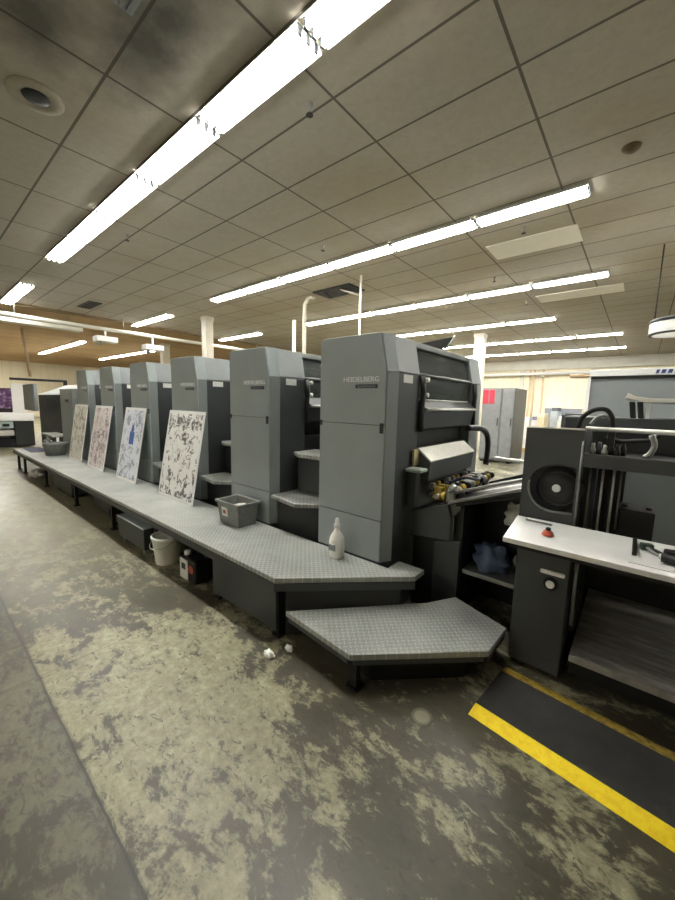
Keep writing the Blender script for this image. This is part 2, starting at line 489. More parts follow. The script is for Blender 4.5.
row(5.08, -10.5, 2, 'the pair left of the nearest white column', 'lights of the left end pairs')
row(8.25, -10.5, 2, 'the pair right of the nearest white column', 'lights of the left end pairs')
row(5.2, -18.6, 6, 'the nearer row under the brown ceiling', 'lights under the brown ceiling', 'tube_bright')
row(8.15, -18.6, 6, 'the farther row under the brown ceiling', 'lights under the brown ceiling', 'tube_bright')
row(2.2, -18.6, 11, 'the leftmost row under the brown ceiling', 'lights under the brown ceiling', 'tube_bright')  # extra length added to brighten the cream left wall
# unseen rows added behind and right of the camera to light the towers
row(-4.4, -1.88, 4, 'the unseen row added behind the camera', 'added lights behind the camera')
for yy, nm in ((4.98, 'nearer'), (8.12, 'farther')):
    row(yy, 6.6, 4, 'the %s added group right of the feeder' % nm, 'added lights right of the feeder', 'tube_bright')

# ceiling fittings
t = thing('ceiling_diffuser', (-4.0, .9, CH), 'round white air diffuser in the dusty ceiling near the upper left corner', 'vent')
G().lathe((-4.0, .9, CH), [(.19, -.001), (.185, -.014), (.12, -.02), (.10, -.008), (.095, -.008)], 28).build('ring', 'vent_ring', t)
G().lathe((-4.0, .9, CH), [(.092, -.009), (.085, -.020), (.03, -.024)], 24).build('core', 'charcoal', t)
t = thing('supply_vent', (-2.66, 1.04, CH), 'small pale air vent with soot around it at the top of the photo', 'vent')
G().box(-2.70, -2.44, .95, 1.13, CH - .025, CH - .001).build('frame', 'grey_panel', t, .004)
for k in range(4): G().box(-2.68, -2.46, .96 + k*.042, .98 + k*.042, CH - .04, CH - .026).build('slat', 'steel_dull', t)
t = thing('ceiling_grille', (-11.3, 3.34, CH), 'dark rectangular return air grille in the ceiling left of the towers', 'vent')
G().box(-11.75, -10.85, 3.2, 3.5, CH - .03, CH - .001).build('frame', 'press_dark', t)
for k in range(4): G().box(-11.7, -10.9, 3.23 + k*.065, 3.26 + k*.065, CH - .045, CH - .031).build('slat', 'charcoal', t)
tag(G().lathe((-.31, 4.5, CH), [(.075, -.001), (.07, -.02), (.04, -.045), (.02, -.05)], 20).build('smoke_detector', paint('brown_detector', '#6d5a3d', .6)), 'round brown smoke detector on a stained ceiling tile at the right', 'smoke detector')
SP = [(-2.31, 2.325, 'hanging right of the near end of the bright overhead light row'), (-6.1, 2.35, 'left, beside the far end of the bright overhead row'),
      (-1.45, 5.55, 'between the white tile and the second light row'), (-4.0, 4.35, 'above the nearest printing tower, before the second light row'),
      (-2.35, 7.3, 'just in front of the third light row'), (-2.25, 9.3, 'just behind the third light row')]
sp0 = None
for x, y, d in SP:
    lab = 'small dark sprinkler head ' + d
    if sp0 is None:
        sp0 = thing('sprinkler_head', (x, y, CH), lab, 'sprinkler', 'ceiling sprinklers')
        G().lathe((x, y, CH), [(.03, -.001), (.028, -.01), (.012, -.012), (.012, -.05), (.008, -.055)], 12).build('stem', 'steel_dull', sp0)
        G().lathe((x, y, CH), [(.006, -.05), (.006, -.075), (.03, -.078), (.03, -.082)], 12).build('deflector', 'charcoal', sp0)
    else: dup(sp0, (x, y, CH), lab)
tag(G().prism([(-2.05, 5.86), (-.88, 5.86), (-.88, 6.46), (-2.05, 6.46)], CH - .012, CH - .001).build('ceiling_tile', 'tile_new'), 'clean white replacement ceiling tile between second and third light rows', 'ceiling tile')
tag(G().prism([(-2.0, 9.0), (-.5, 9.0), (-.5, 9.6), (-2.0, 9.6)], CH - .012, CH - .001).build('ceiling_tile', 'tile_new'), 'pale replacement ceiling tile just behind the third light row', 'ceiling tile')
t = thing('open_ceiling_panel', (-5.3, 6.2, CH), 'dark open ceiling panel with hanging wiring above the towers', 'ceiling opening')
G().box(-5.75, -4.75, 5.95, 6.5, CH - .03, CH - .001).build('opening', 'black', t)
G().sheet((-5.1, 6.1, CH - .04), (-4.75, 6.1, CH - .16), (-4.75, 6.4, CH - .16), (-5.1, 6.4, CH - .04), .015, (0, 0, 1)).build('flap', 'tile_new', t)
G().tube([(-5.5, 6.1, CH - .03), (-5.4, 6.15, CH - .14), (-5.2, 6.2, CH - .12), (-5.0, 6.3, CH - .05)], .015, 6).build('cable', 'charcoal', t)
# overhead conduit run, tray and its hanging devices
tag(G().tube([(-12.3, -3, 3.5), (-12.3, 14, 3.5)], .055, 12).build('overhead_pipe', 'offwhite'), 'long white overhead pipe crossing in front of the brown ceiling', 'pipe')
for k in range(6):
    y = -.5 + k*2.5
    tag(G().tube([(-12.3, y, 3.552), (-12.3, y, CH)], .012, 6).build('hanger_rod', 'steel_dull'), 'thin rod hanging the white overhead pipe from the ceiling, %s from the left' % ords[k], 'rod', 'pipe hanger rods')
t = thing('cable_tray', (-13.5, 4.0, 3.45), 'pale sheet metal cable tray behind the white overhead pipe', 'cable tray')
G().box(-13.2, -12.85, 1.0, 3.6, 3.42, 3.43).build('pan', 'offwhite', t)
G().box(-12.87, -12.85, 1.0, 3.6, 3.43, 3.52).build('side_rail', 'offwhite', t)
G().box(-13.2, -13.18, 1.0, 3.6, 3.43, 3.52).build('side_rail', 'offwhite', t)
for y in (1.3, 3.3): G().tube([(-13.0, y, 3.43), (-13.0, y, CH)], .012, 6).build('hanger', 'steel_dull', t)
def drop_unit(x, y, z, lab):
    t = thing('hanging_fitting', (x, y, z), lab, 'fitting', 'white fittings hung under the pipe')
    G().box(x - .18, x + .18, y - .28, y + .28, z, z + .16).build('housing', 'white', t, .02)
    G().tube([(x, y, z + .16), (x, y, 3.445)], .03, 8).build('stem', 'white', t)
    G().lathe((x, y - .15, z), [(.05, 0), (.07, -.06), (.05, -.1)], 12).build('nozzle', 'steel_dull', t)
drop_unit(-12.3, 4.0, 3.12, 'white box fitting hung under the overhead pipe, left one')
drop_unit(-12.3, 5.35, 3.05, 'white box fitting hung under the overhead pipe, right one')
tag(G().tube([(-17.2, 2.95, CH - .002), (-17.0, 3.05, 2.2)], .05, 10).build('tan_pole', 'pipe_tan'), 'slanting tan pole under the brown ceiling at the left', 'pole')
for (x, y, lab, pts) in ((-6.6, 6.2, 'left of two slim pipes dropping behind the nearest tower', [(-6.6, 6.2, CH-.45), (-6.6, 6.2, .0)]),
                         (-6.25, 6.2, 'hooked slim pipe dropping behind the nearest tower, right of its twin', [(-5.95, 6.2, CH-.05), (-6.0, 6.2, CH - .001), (-6.15, 6.2, CH - .02), (-6.25, 6.2, CH - .15), (-6.25, 6.2, 0)]),
                         (-4.3, 5.75, 'slim pipe dropping from the ceiling beside the open panel', [(-4.3, 5.75, CH), (-4.3, 5.75, 0)])):
    tag(G().tube(pts, .045 if x < -5 else .022, 10).build('drop_pipe', 'post'), lab, 'pipe', 'slim pipes behind the towers')
# round suspended blower at the right
t = thing('ceiling_speaker', (.24, 7.3, 2.78), 'round white louvred drum with dark rims hanging near the right edge', 'hanging unit')
G().lathe((.27, 7.3, 2.60), [(.262, -.002), (.262, .0), (.30, .02), (.30, .175), (.26, .178)], 28).build('drum', 'white', t)
G().lathe((.27, 7.3, 2.60), [(.27, 0.001), (.31, .0), (.31, .025)], 28).build('lower_rim', 'black', t)
G().lathe((.27, 7.3, 2.78), [(.31, 0), (.31, .03)], 28).build('upper_rim', 'black', t)
G().lathe((.27, 7.3, 2.811), [(.30, 0), (.28, .02)], 28).build('lid', 'grey_panel', t)
for a in (-.25, .25): G().tube([(.27 + a, 7.3, 2.832), (.27 + a, 7.3, CH)], .01, 6).build('hanger', 'charcoal', t)

PRESS = True
# ---------------------------------------------------------------- printing units (local frame: x along the press, y depth)
X0, Y0 = -1.935, 2.1
LO = [(0, .014), (.6, .014), (.635, .09), (.635, .42), (0, .42)]
HI = [(0, .014), (.548, .014), (.583, .09), (.583, .42), (0, .42)]
sh = lambda P: [(x + X0, y + Y0) for x, y in P]
unit = thing('printing_unit', (X0, Y0, 0), 'grey printing tower nearest the camera, at the open end of the press', 'press unit', 'printing towers of the press')
ZS = 1.72
G().prism(sh(LO), 0, ZS).build('side_cover', 'press_dark', unit, .006)
g = G(); g.loft(sh(LO), ZS + .004, sh(HI), 1.975)
g.box(X0, X0 + .583, Y0 + .421, Y0 + 1.52, 1.93, 1.975)
R1 = [(0, 1.52), (.635, 1.52), (.635, 1.78), (.56, 1.86), (0, 1.86)]; R2 = [(0, 1.52), (.583, 1.52), (.583, 1.78), (.52, 1.86), (0, 1.86)]
g.build('hood', 'press_hood', unit, .006)
G().loft(sh(R1), ZS + .004, sh(R2), 1.975).build('rear_hood', 'press_light', unit, .006)  # paler grey puts reflected light into the colour of the rear column
G().prism(sh(R1), 0, ZS).build('rear_cover', 'press_mid', unit, .006)  # mid grey instead of dark, for lamp light falling on it
G().box(X0, X0 + .40, Y0 + .421, Y0 + 1.519, 0, 1.929).build('inner_wall', 'charcoal', unit)
# front door, its seam and the lower panel
def door(z0, z1, name):
    def xr(z): return .6 if z <= ZS else .6 - (z - ZS) / (1.975 - ZS) * .052
    P = [(0.004, z0), (xr(z0), z0)] + ([(.6, ZS)] if z0 < ZS < z1 else []) + [(xr(z1), z1), (.03 if z1 > 1.9 else .004, z1)] + ([(.004, z1 - .03)] if z1 > 1.9 else [])
    return G().ext([(x + X0, z) for x, z in P], Y0, Y0 + .0135).build(name, 'press_light', unit, .004)
dr = door(.676, 1.352, 'door'); door(1.356, 1.98, 'upper_door'); door(.37, .67, 'lower_panel')
G().box(X0 + .566, X0 + .594, Y0 - .006, Y0 + .004, 1.30, 1.37).build('latch', 'charcoal', dr)
G().box(X0 + .008, X0 + .03, Y0 - .006, Y0 + .004, 1.33, 1.37).build('latch', 'charcoal', dr)
tr = G()
A = [(.6, .012), (.606, .008), (.645, .092), (.637, .094)]
tr.loft(sh(A), .37, sh(A), ZS); tr.build('corner_trim', 'press_mid', unit)
G().loft(sh(A), ZS + .003, sh([(x - .052, y) for x, y in A]), 1.977).build('upper_corner_trim', 'press_light', unit)  # paler than the lower trim: overhead light on the tilt, put into colour
text('lettering', 'HEIDELBERG', .05, X0 + .235, Y0 - .001, 1.655, 'letter', unit, .31)
G().box(X0 + .345, X0 + .535, Y0 - .0022, Y0, 1.609, 1.636).build('badge', 'navy', unit)
text('badge_lettering', 'Speedmaster', .028, X0 + .36, Y0 - .0024, 1.615, 'steel_dull', unit, .16)
# exposed cylinder side
G().box(X0 + .6352, X0 + .639, Y0 + .17, Y0 + .30, 1.655, 1.712).build('notice', 'label', unit)
G().sheet((X0 + .60, Y0 + .43, 1.74), (X0 + .60, Y0 + 1.51, 1.74), (X0 + .55, Y0 + 1.51, 1.925), (X0 + .55, Y0 + .43, 1.925), .006, (1, 0, 0)).build('upper_guard', 'guard', unit)
G().sheet((X0 + .585, Y0 + .45, 1.54), (X0 + .585, Y0 + 1.49, 1.54), (X0 + .60, Y0 + 1.49, 1.725), (X0 + .60, Y0 + .45, 1.725), .006, (1, 0, 0)).build('lower_guard', 'guard', unit)
G().tube([(X0 + .615, Y0 + .43, 1.733), (X0 + .615, Y0 + 1.51, 1.733)], .012, 8).build('guard_bar', 'steel_dull', unit)
G().tube([(X0 + .52, Y0 + .46, 1.83), (X0 + .52, Y0 + 1.1, 1.83)], .012, 8).build('inner_bar', 'steel_dull', unit)
G().tube([(X0 + .5, Y0 + .43, 1.66), (X0 + .5, Y0 + 1.51, 1.66)], .06, 14).build('ink_roller', 'steel_dull', unit)
G().tube([(X0 + .48, Y0 + .43, 1.80), (X0 + .48, Y0 + 1.51, 1.80)], .05, 14).build('ink_roller', 'charcoal', unit)
G().ext([(X0 + .56, 1.535), (X0 + .62, 1.535), (X0 + .675, 1.475), (X0 + .675, 1.462), (X0 + .56, 1.462)], Y0 + .46, Y0 + 1.53).build('roller_cover', 'press_dark', unit, .003)
G().tube([(X0 + .678, Y0 + .46, 1.466), (X0 + .678, Y0 + 1.53, 1.466)], .012, 8).build('cover_edge', 'steel', unit)
G().tube([(X0 + .60, Y0 + .46, 1.541), (X0 + .60, Y0 + 1.53, 1.541)], .007, 8).build('cover_edge', 'steel', unit)
G().ext([(X0 + .55, 1.46), (X0 + .668, 1.46), (X0 + .64, 1.315), (X0 + .55, 1.315)], Y0 + .46, Y0 + 1.53).build('cover_apron', 'press_dark', unit, .003)
G().box(X0 + .40, X0 + .55, Y0 + .43, Y0 + 1.51, 1.17, 1.31).build('dark_slot', 'black', unit)
G().box(X0 + .40, X0 + .61, Y0 + .43, Y0 + 1.51, .0, 1.165).build('cylinder_housing', 'charcoal', unit)
for yy in (.425, 1.54):
    G().tube([(X0 + .65, Y0 + yy, 1.72), (X0 + .66, Y0 + yy + .01, 1.6), (X0 + .655, Y0 + yy, 1.45), (X0 + .66, Y0 + yy, 1.30)], .022, 8).build('pivot_arm', 'black', unit)
for zz in (1.69, 1.575): G().lathe((X0 + .655, Y0 + .465, zz), [(.018, 0), (.018, .03), (.01, .035)], 12, 'x').build('knob', 'white_pl', unit)
one = list(unit.children)
# stair treads that fill the gap after each of the other towers (second tower's place)
PITCH = 1.2205
XS = X0 - PITCH
u2 = dup(unit, (XS, Y0, 0), 'grey printing tower second from the camera, with the grey basket at its foot')
sh2 = lambda P: [(x + XS, y + Y0) for x, y in P]
st = G().prism(sh2([(.65, -.015), (1.02, -.075), (1.165, .05), (1.205, .11), (1.205, .40), (.65, .40)]), .625, .66).build('stair_tread', 'deck', u2, .006)
G().prism(sh2([(.66, .06), (1.19, .10), (1.19, .40), (.66, .40)]), .20, .624).build('stair_riser', 'charcoal', u2)
G().prism(sh2([(.66, .25), (.80, .17), (1.205, .20), (1.205, .55), (.66, .55)]), 1.0, 1.035).build('upper_tread', 'deck', u2, .006)
G().prism(sh2([(.68, .29), (1.19, .29), (1.19, .42), (.68, .42)]), .661, .999).build('upper_riser', 'press_dark', u2)
G().box(XS + .70, XS + 1.20, Y0 + .60, Y0 + 1.5, .2, 1.25).build('transfer_drum_cover', 'charcoal', u2)
for k, (lx, zz) in enumerate(((.95, 1.36), (1.08, 1.55))):
    G().tube([(XS + lx, Y0 + .5, zz), (XS + lx, Y0 + 1.5, zz)], .07, 12).build('transfer_roller', 'steel_dull' if k == 0 else 'charcoal', u2)
LBL = ['grey printing tower third from the camera, behind the black-inked leaning plate', 'grey printing tower fourth from the camera, behind the plate with the blue figure',
       'grey printing tower fifth from the camera, behind the pinkish leaning plate', 'farthest of the tall grey printing towers, behind the olive-toned plate']
for k, lab in enumerate(LBL): dup(u2, (X0 - (k + 2) * PITCH, Y0, 0), lab)

# ---------------------------------------------------------------- walkway platform along the press
t = thing('walkway_platform', (-5.5, 1.5, 0), 'long grey checker-plate walkway along the front of the printing towers', 'platform')
DP = [(-10.3, 1.455), (-1.712, 1.455), (-1.045, 2.10), (-1.046, 2.235), (-1.25, 2.235), (-1.25, 2.085), (-10.3, 2.085)]
G().prism(DP, .335, .365).build('deck', 'deck', t, .004)
g = G()
g.box(-10.3, -1.715, 1.448, 1.462, .29, .334)
a, b = Vector((-1.712, 1.452, 0)), Vector((-1.043, 2.098, 0))
g.sheet((a.x, a.y, .29), (b.x, b.y, .29), (b.x, b.y, .334), (a.x, a.y, .334), .014, (-.69, .72, 0)); g.build('edge_rail', 'press_dark', t)
G().box(-2.49, -1.725, 1.475, 1.50, .045, .289).build('skirt_panel', 'machine_dark', t, .004)
g = G(); g.sheet((-1.69, 1.53, .02), (-1.13, 2.065, .02), (-1.13, 2.065, .289), (-1.69, 1.53, .289), .02, (-.69, .72, 0)); g.build('end_skirt', 'charcoal', t)
for x in (-2.46, -1.745, -3.58, -4.75, -6.2, -7.9, -9.6, -10.2):
    g = G(); g.box(x - .02, x + .02, 1.50, 1.54, .012, .289); g.box(x - .035, x + .035, 1.485, 1.555, 0, .012); g.build('leg', 'black', t)
G().box(-10.29, -1.95, 2.03, 2.08, .0, .30).build('back_sill', 'charcoal', t)
for x in (-3.02, -4.62, -6.15, -7.85, -8.6): G().box(x, x + .05, 1.56, 2.02, .25, .334).build('cross_brace', 'black', t)

PRESS = False
t = thing('step_platform', (-1.0, 1.8, 0), 'low checker-plate step at the near end of the walkway', 'platform')
SPO = [(-1.565, 1.418), (-1.025, 1.372), (-.492, 1.885), (-.478, 2.165), (-.84, 2.30), (-.955, 2.10)]
G().prism(SPO, .18, .215).build('deck', 'deck', t, .004)
g = G()
for i, (p, q) in enumerate(zip(SPO, SPO[1:])):
    if i > 2: break
    p, q = Vector((*p, 0)), Vector((*q, 0)); d = (q - p).normalized(); n = Vector((-d.y, d.x, 0)); p = p + n*.004 + d*.02; q = q + n*.004 - d*.02
    g.sheet((p.x, p.y, .15), (q.x, q.y, .15), (q.x, q.y, .179), (p.x, p.y, .179), .015, n)
g.build('edge_rail', 'press_dark', t)
mx, my = sum(p[0] for p in SPO)/6, sum(p[1] for p in SPO)/6
G().prism([(mx + (x - mx)*.7, my + (y - my)*.7) for x, y in SPO], .0, .179).build('shade_block', 'black', t)  # black block added to stand for the deep shade under the step
for (x, y) in ((-1.03, 1.43),):
    g = G(); g.box(x - .02, x + .02, y - .02, y + .02, .012, .179); g.box(x - .035, x + .035, y - .035, y + .035, 0, .012); g.build('leg', 'black', t)

PRESS = True
# ---------------------------------------------------------------- feed table between the press and the feeder
t = thing('feed_table', (-.9, 2.9, 0), 'sloping feed board with brass grippers between nearest tower and feeder', 'press unit')
G().ext([(-1.285, .50), (-.965, .53), (-.965, .70), (-1.0, .795), (-1.285, .70)], 2.45, 2.50).build('side_panel', 'press_dark', t, .006)
G().ext([(-1.10, .0), (-.905, .0), (-.905, .53), (-1.10, .49)], 2.485, 2.53).build('leg', 'press_dark', t, .004)
G().ext([(-1.285, .0), (-1.105, .0), (-1.105, .495), (-1.285, .495)], 2.51, 2.55).build('back_panel', 'charcoal', t, .004)
G().ext([(-.975, .0), (-.905, .0), (-.905, .78), (-.975, .70)], 2.532, 2.999).build('inner_panel', 'black', t)
G().ext([(-1.285, .60), (-.50, .93), (-.50, 1.02), (-1.285, .70)], 3.42, 3.47).build('far_panel', 'charcoal', t, .004)
# sloped board
G().ext([(-1.24, .70), (-.50, .955), (-.50, .975), (-1.24, .72)], 2.505, 3.415).build('board', 'charcoal', t)
G().ext([(-1.0, .797), (-.50, .985), (-.50, 1.005), (-1.0, .815)], 2.455, 2.495).build('near_rail', 'steel_dull', t, .003)
G().ext([(-.97, .86), (-.50, 1.03), (-.50, 1.05), (-.97, .88)], 2.60, 2.66).build('tape_rail', 'steel_dull', t, .003)
G().ext([(-.97, .80), (-.50, .965), (-.50, .98), (-.97, .815)], 2.85, 2.93).build('tape_rail', 'steel', t, .003)
G().ext([(-.98, 1.025), (-.50, 1.01), (-.50, 1.035), (-.98, 1.05)], 3.40, 3.46).build('top_rail', 'steel', t, .003)
G().ext([(-.97, .80), (-.50, .965), (-.50, .98), (-.97, .815)], 3.15, 3.2).build('tape_rail', 'steel_dull', t, .003)
# drum guard with bright lid
G().ext([(-1.285, 1.165), (-1.275, 1.175), (-1.165, 1.085), (-1.17, 1.075)], 2.50, 3.42).build('drum_lid', paint('galvanised_lid', '#d2d1c8', .45, .2, .12, 25), t)
G().ext([(-1.285, 1.160), (-1.172, 1.074), (-1.185, .93), (-1.285, .90)], 2.505, 3.415).build('drum_front', 'press_dark', t, .003)
# shafts with grippers, wheels and collars
G().tube([(-1.12, 2.52, .82), (-1.12, 3.42, .82)], .016, 10).build('gripper_shaft', 'steel', t)
G().tube([(-1.03, 2.52, .87), (-1.03, 3.42, .87)], .013, 10).build('wheel_shaft', 'steel_dull', t)
G().tube([(-1.17, 2.52, .86), (-1.17, 3.42, .86)], .014, 10).build('wheel_shaft', 'charcoal', t)
for k in range(9):
    y = 2.56 + k * .098
    m = 'brass' if k in (0, 1, 4, 5, 6) else ('steel_dull' if k % 2 else 'charcoal')
    G().box(-1.165, -1.095, y, y + .05, .785, .885).build('gripper', m, t, .004)
    G().box(-1.215, -1.175, y + .03, y + .07, .80, .90).build('side_stop', ('steel_dull', 'brass', 'charcoal', 'steel')[k % 4], t, .004)
    G().lathe((-.985, y + .02, .885), [(.01, 0), (.028, .004), (.028, .018), (.01, .022)], 12, 'y').build('tape_pulley', ('steel', 'brass', 'black')[k % 3], t)
    G().lathe((-1.03, y + .05, .87), [(.012, 0), (.042, .004), (.042, .02), (.012, .024)], 14, 'y').build('wheel', 'black' if k % 3 else 'steel', t)
    G().box(-1.06, -1.0, y + .01, y + .035, .775 + .0, .85).build('wheel_bracket', 'charcoal' if k % 2 else 'steel_dull', t)
for y in (2.575, 2.98):
    G().lathe((-1.085, y, .815), [(.018, -.02), (.034, -.02), (.034, .02), (.018, .02)], 16, 'x').build('collar', 'brass', t)
G().tube(sm([(-1.10, 2.7, .9), (-1.0, 2.75, .95), (-.95, 2.9, .92), (-1.0, 3.1, .9)]), .012, 8).build('air_hose', 'navy', t)
# control pod by the tower
G().box(-1.285, -1.215, 2.36, 2.44, .75, 1.01).build('control_pod', 'charcoal', t, .006)
G().box(-1.29, -1.16, 2.33, 2.45, 1.012, 1.04).build('pod_tray', paint('green_grey_tray', '#8a958c', .5), t, .012)
G().box(-1.288, -1.27, 2.43, 2.53, 1.046, 1.165).build('yellowed_plate', paint('yellowed_plate', '#c9b98f', .5), t)
G().tube(sm([(-1.20, 3.30, 1.30), (-1.19, 3.50, 1.295), (-1.19, 3.68, 1.275), (-1.19, 3.82, 1.22), (-1.19, 3.88, 1.12), (-1.19, 3.88, 1.0), (-1.19, 3.86, .9)]), .028, 8).build('rear_hose', 'black', t)
# things tucked under it
g = G()
g.box(-.90, -.51, 2.56, 2.95, .29, .315); g.build('shelf', 'steel_dull', t)
G().ext([(-1.10, 0), (-.505, 0), (-.505, .93), (-1.10, .71)], 3.0, 3.04).build('rear_blackout', 'black', t)  # black sheet added to darken the open gap under the board
G().ext([(-.955, .78), (-.51, .93), (-.51, .945), (-.955, .795)], 2.50, 3.0).build('under_blackout', 'black', t)  # black sheet, also added to keep the underside dark
def cloth(name, c, r, mat, lab, seed, sq=(1, 1, 1)):
    q = random.Random(seed); bm = bmesh.new(); bmesh.ops.create_icosphere(bm, subdivisions=3, radius=1)
    for v in bm.verts:
        n = v.co.copy(); k = 1 + .22*math.sin(5*n.x + seed) * math.sin(4*n.y + 2*seed) + .15*math.sin(9*n.z + n.x*6 + seed)
        v.co = Vector((n.x*r*sq[0]*k, n.y*r*sq[1]*k, max(-.55, n.z*k)*r*sq[2]))
        v.co += Vector(c)
    for f in bm.faces: f.smooth = True
    gg = G(); gg.b.free(); gg.b = bm
    return tag(gg.build(name, mat), lab, 'cloth')
cloth('rag_bundle', (-.74, 2.70, .382), .115, 'bag_blue', 'crumpled blue rag bundle on the dark shelf under the feed board', 2, (1.1, 1, 1))
cloth('rag_bundle', (-.575, 2.84, .362), .06, 'cloth', 'pale crumpled cloth on the dark shelf, right of the blue rag', 5, (.8, 1, 1.0))

PRESS = False
cloth('hanging_cloth', (-.585, 2.64, .745), .085, 'cloth', 'pale cloth hanging from the feed board just left of the feeder', 4, (.9, .5, 1.2))
# ---------------------------------------------------------------- sheet feeder at the right
t = thing('sheet_feeder', (-.1, 2.9, 0), 'large charcoal sheet feeder with white table at the right edge', 'press unit')
FY = 2.19
cx, cz, rr = -.315, 1.077, .122
inner = [(cx + rr*1.0*math.cos(a), cz + .128*math.sin(a)) for a in [PI/2 + PI*k/14 for k in range(15)]] + [(-.222, cz - .122), (-.222, cz - .04), (-.222, cz + .04), (-.222, cz + .122)]
G().holed(-.472, -.205, .93, 1.392, inner[::-1], FY, FY + .03).build('upper_panel', 'machine_dark', t)
G().box(-.472, -.205, FY, FY + .03, .862, .93).build('upper_panel_foot', 'machine_dark', t)
G().box(-.472, -.205, FY + .075, FY + .33, .862, 1.385).build('upper_cabinet', 'machine_dark', t)
G().box(-.472, -.205, FY + .031, FY + .074, 1.34, 1.385).build('upper_cabinet_lip', 'machine_dark', t)
G().box(-.472, -.205, FY - .002, FY + .02, 1.393, 1.40).build('top_trim', 'offwhite', t)
pts = inner + [inner[0]]
G().tube([(x, FY - .002, z) for x, z in inner[6:-3]], .006, 6).build('recess_rim', 'steel_dull', t)
G().lathe((cx + .02, FY + .04, cz), [(.02, -.03), (.108, -.028), (.112, -.01), (.10, .03)], 32, 'y').build('hand_wheel', 'black', t)
wl = G(); wl.lathe((cx + .01, FY + .01, cz), [(.019, -.012), (.021, 0)], 18, 'y'); wl.build('wheel_hub', 'white_pl', t)
G().tube([(cx + .02 + .09*math.cos(a), FY + .012, cz + .09*math.sin(a)) for a in [2*PI*k/28 for k in range(29)]], .004, 6).build('wheel_rib', 'charcoal', t)
G().tube([(-.207, FY - .003, .87), (-.207, FY - .003, 1.34)], .006, 6).build('edge_trim', 'steel_dull', t)
G().box(-.465, -.205, FY, FY + 1.2, .03, .858).build('lower_cabinet', 'machine_dark', t, .005)
G().box(-.44, -.215, FY + .04, FY + 1.2, 0, .03).build('plinth', 'black', t)
G().box(-.338, -.222, FY - .02, FY, .604, .624).build('handle', 'white_pl', t, .004)
G().lathe((-.285, FY - .001, .55), [(.036, 0), (.034, -.012), (.03, -.014)], 24, 'y').build('lock_ring', 'black', t)
G().lathe((-.285, FY - .015, .55), [(.022, 0), (.02, -.008)], 20, 'y').build('lock_barrel', 'white_pl', t)
# white table
XT = 1.0
G().prism([(-.437, 1.75), (XT, 1.745), (XT, 2.168), (-.474, 2.168)], .876, .90).build('table_top', 'white', t, .003)
G().box(-.42, XT, 1.80, 2.16, .845, .875).build('table_frame', 'black', t)
G().box(.02, .95, 1.795, 1.80, .90, .903).build('tray_lip', 'white_pl', t)
G().box(.03, .045, 1.90, 2.13, .90, .915).build('tray_divider', 'black', t)
# portal: right cabinet (off frame), rail, beam, rods, backs
G().box(1.0, 1.4, FY, FY + 1.3, .0, 1.392).build('far_cabinet', 'machine_dark', t)
G().tube([(-.205, FY + .02, 1.402), (1.0, FY + .02, 1.402)], .012, 10).build('top_rail', 'steel', t)
G().box(-.204, 1.0, FY, FY + .06, 1.208, 1.275).build('cross_beam', 'machine_dark', t, .004)
G().box(-.204, 1.0, FY + .06, FY + .40, 1.245, 1.262).build('beam_shelf', 'charcoal', t)
G().box(-.204, 1.0, FY + .42, FY + .46, 1.18, 1.385).build('head_panel', 'charcoal', t)
G().box(-.204, 1.0, FY + .75, FY + .80, .5, 1.18).build('back_panel', 'press_mid', t)
for (x, y, m, r) in ((-.172, 2.30, 'steel_dull', .006), (-.135, 2.34, 'charcoal', .009), (-.118, 2.30, 'steel', .006), (-.085, 2.36, 'charcoal', .009), (-.072, 2.31, 'steel', .006), (-.045, 2.40, 'steel_dull', .005)):
    G().tube([(x, y, .862), (x, y, 1.20)], r, 10).build('guide_rod', m, t)
G().box(-.203, -.17, FY + .16, FY + .55, .24, 1.20).build('guide_channel', 'black', t)
G().box(-.16, -.03, 2.66, 2.70, .5, 1.20).build('dark_baffle', 'black', t)
G().box(-.04, .11, 2.42, 2.62, .72, .975).build('motor_box', 'black', t, .006)
for x in (-.015, .085): G().lathe((x, 2.5, .968), [(.014, 0), (.014, .02)], 10).build('box_knob', 'black', t)
G().lathe((.035, 2.455, .90), [(.012, 0), (.010, -.004)], 10, 'y').build('box_button', 'steel', t)
G().tube([(-.18, 2.235, .68), (-.178, 2.235, .33)], .009, 8).build('pull_bar', 'steel_dull', t)
G().box(-.168, 1.0, FY + .005, 3.15, .145, .184).build('pile_board', 'bed', t, .004)
G().box(-.168, 1.0, FY + .10, 3.12, .02, .144).build('pile_lift', 'black', t)
G().box(-.204, 1.0, 3.16, 3.20, .0, .86).build('lower_back', 'black', t)
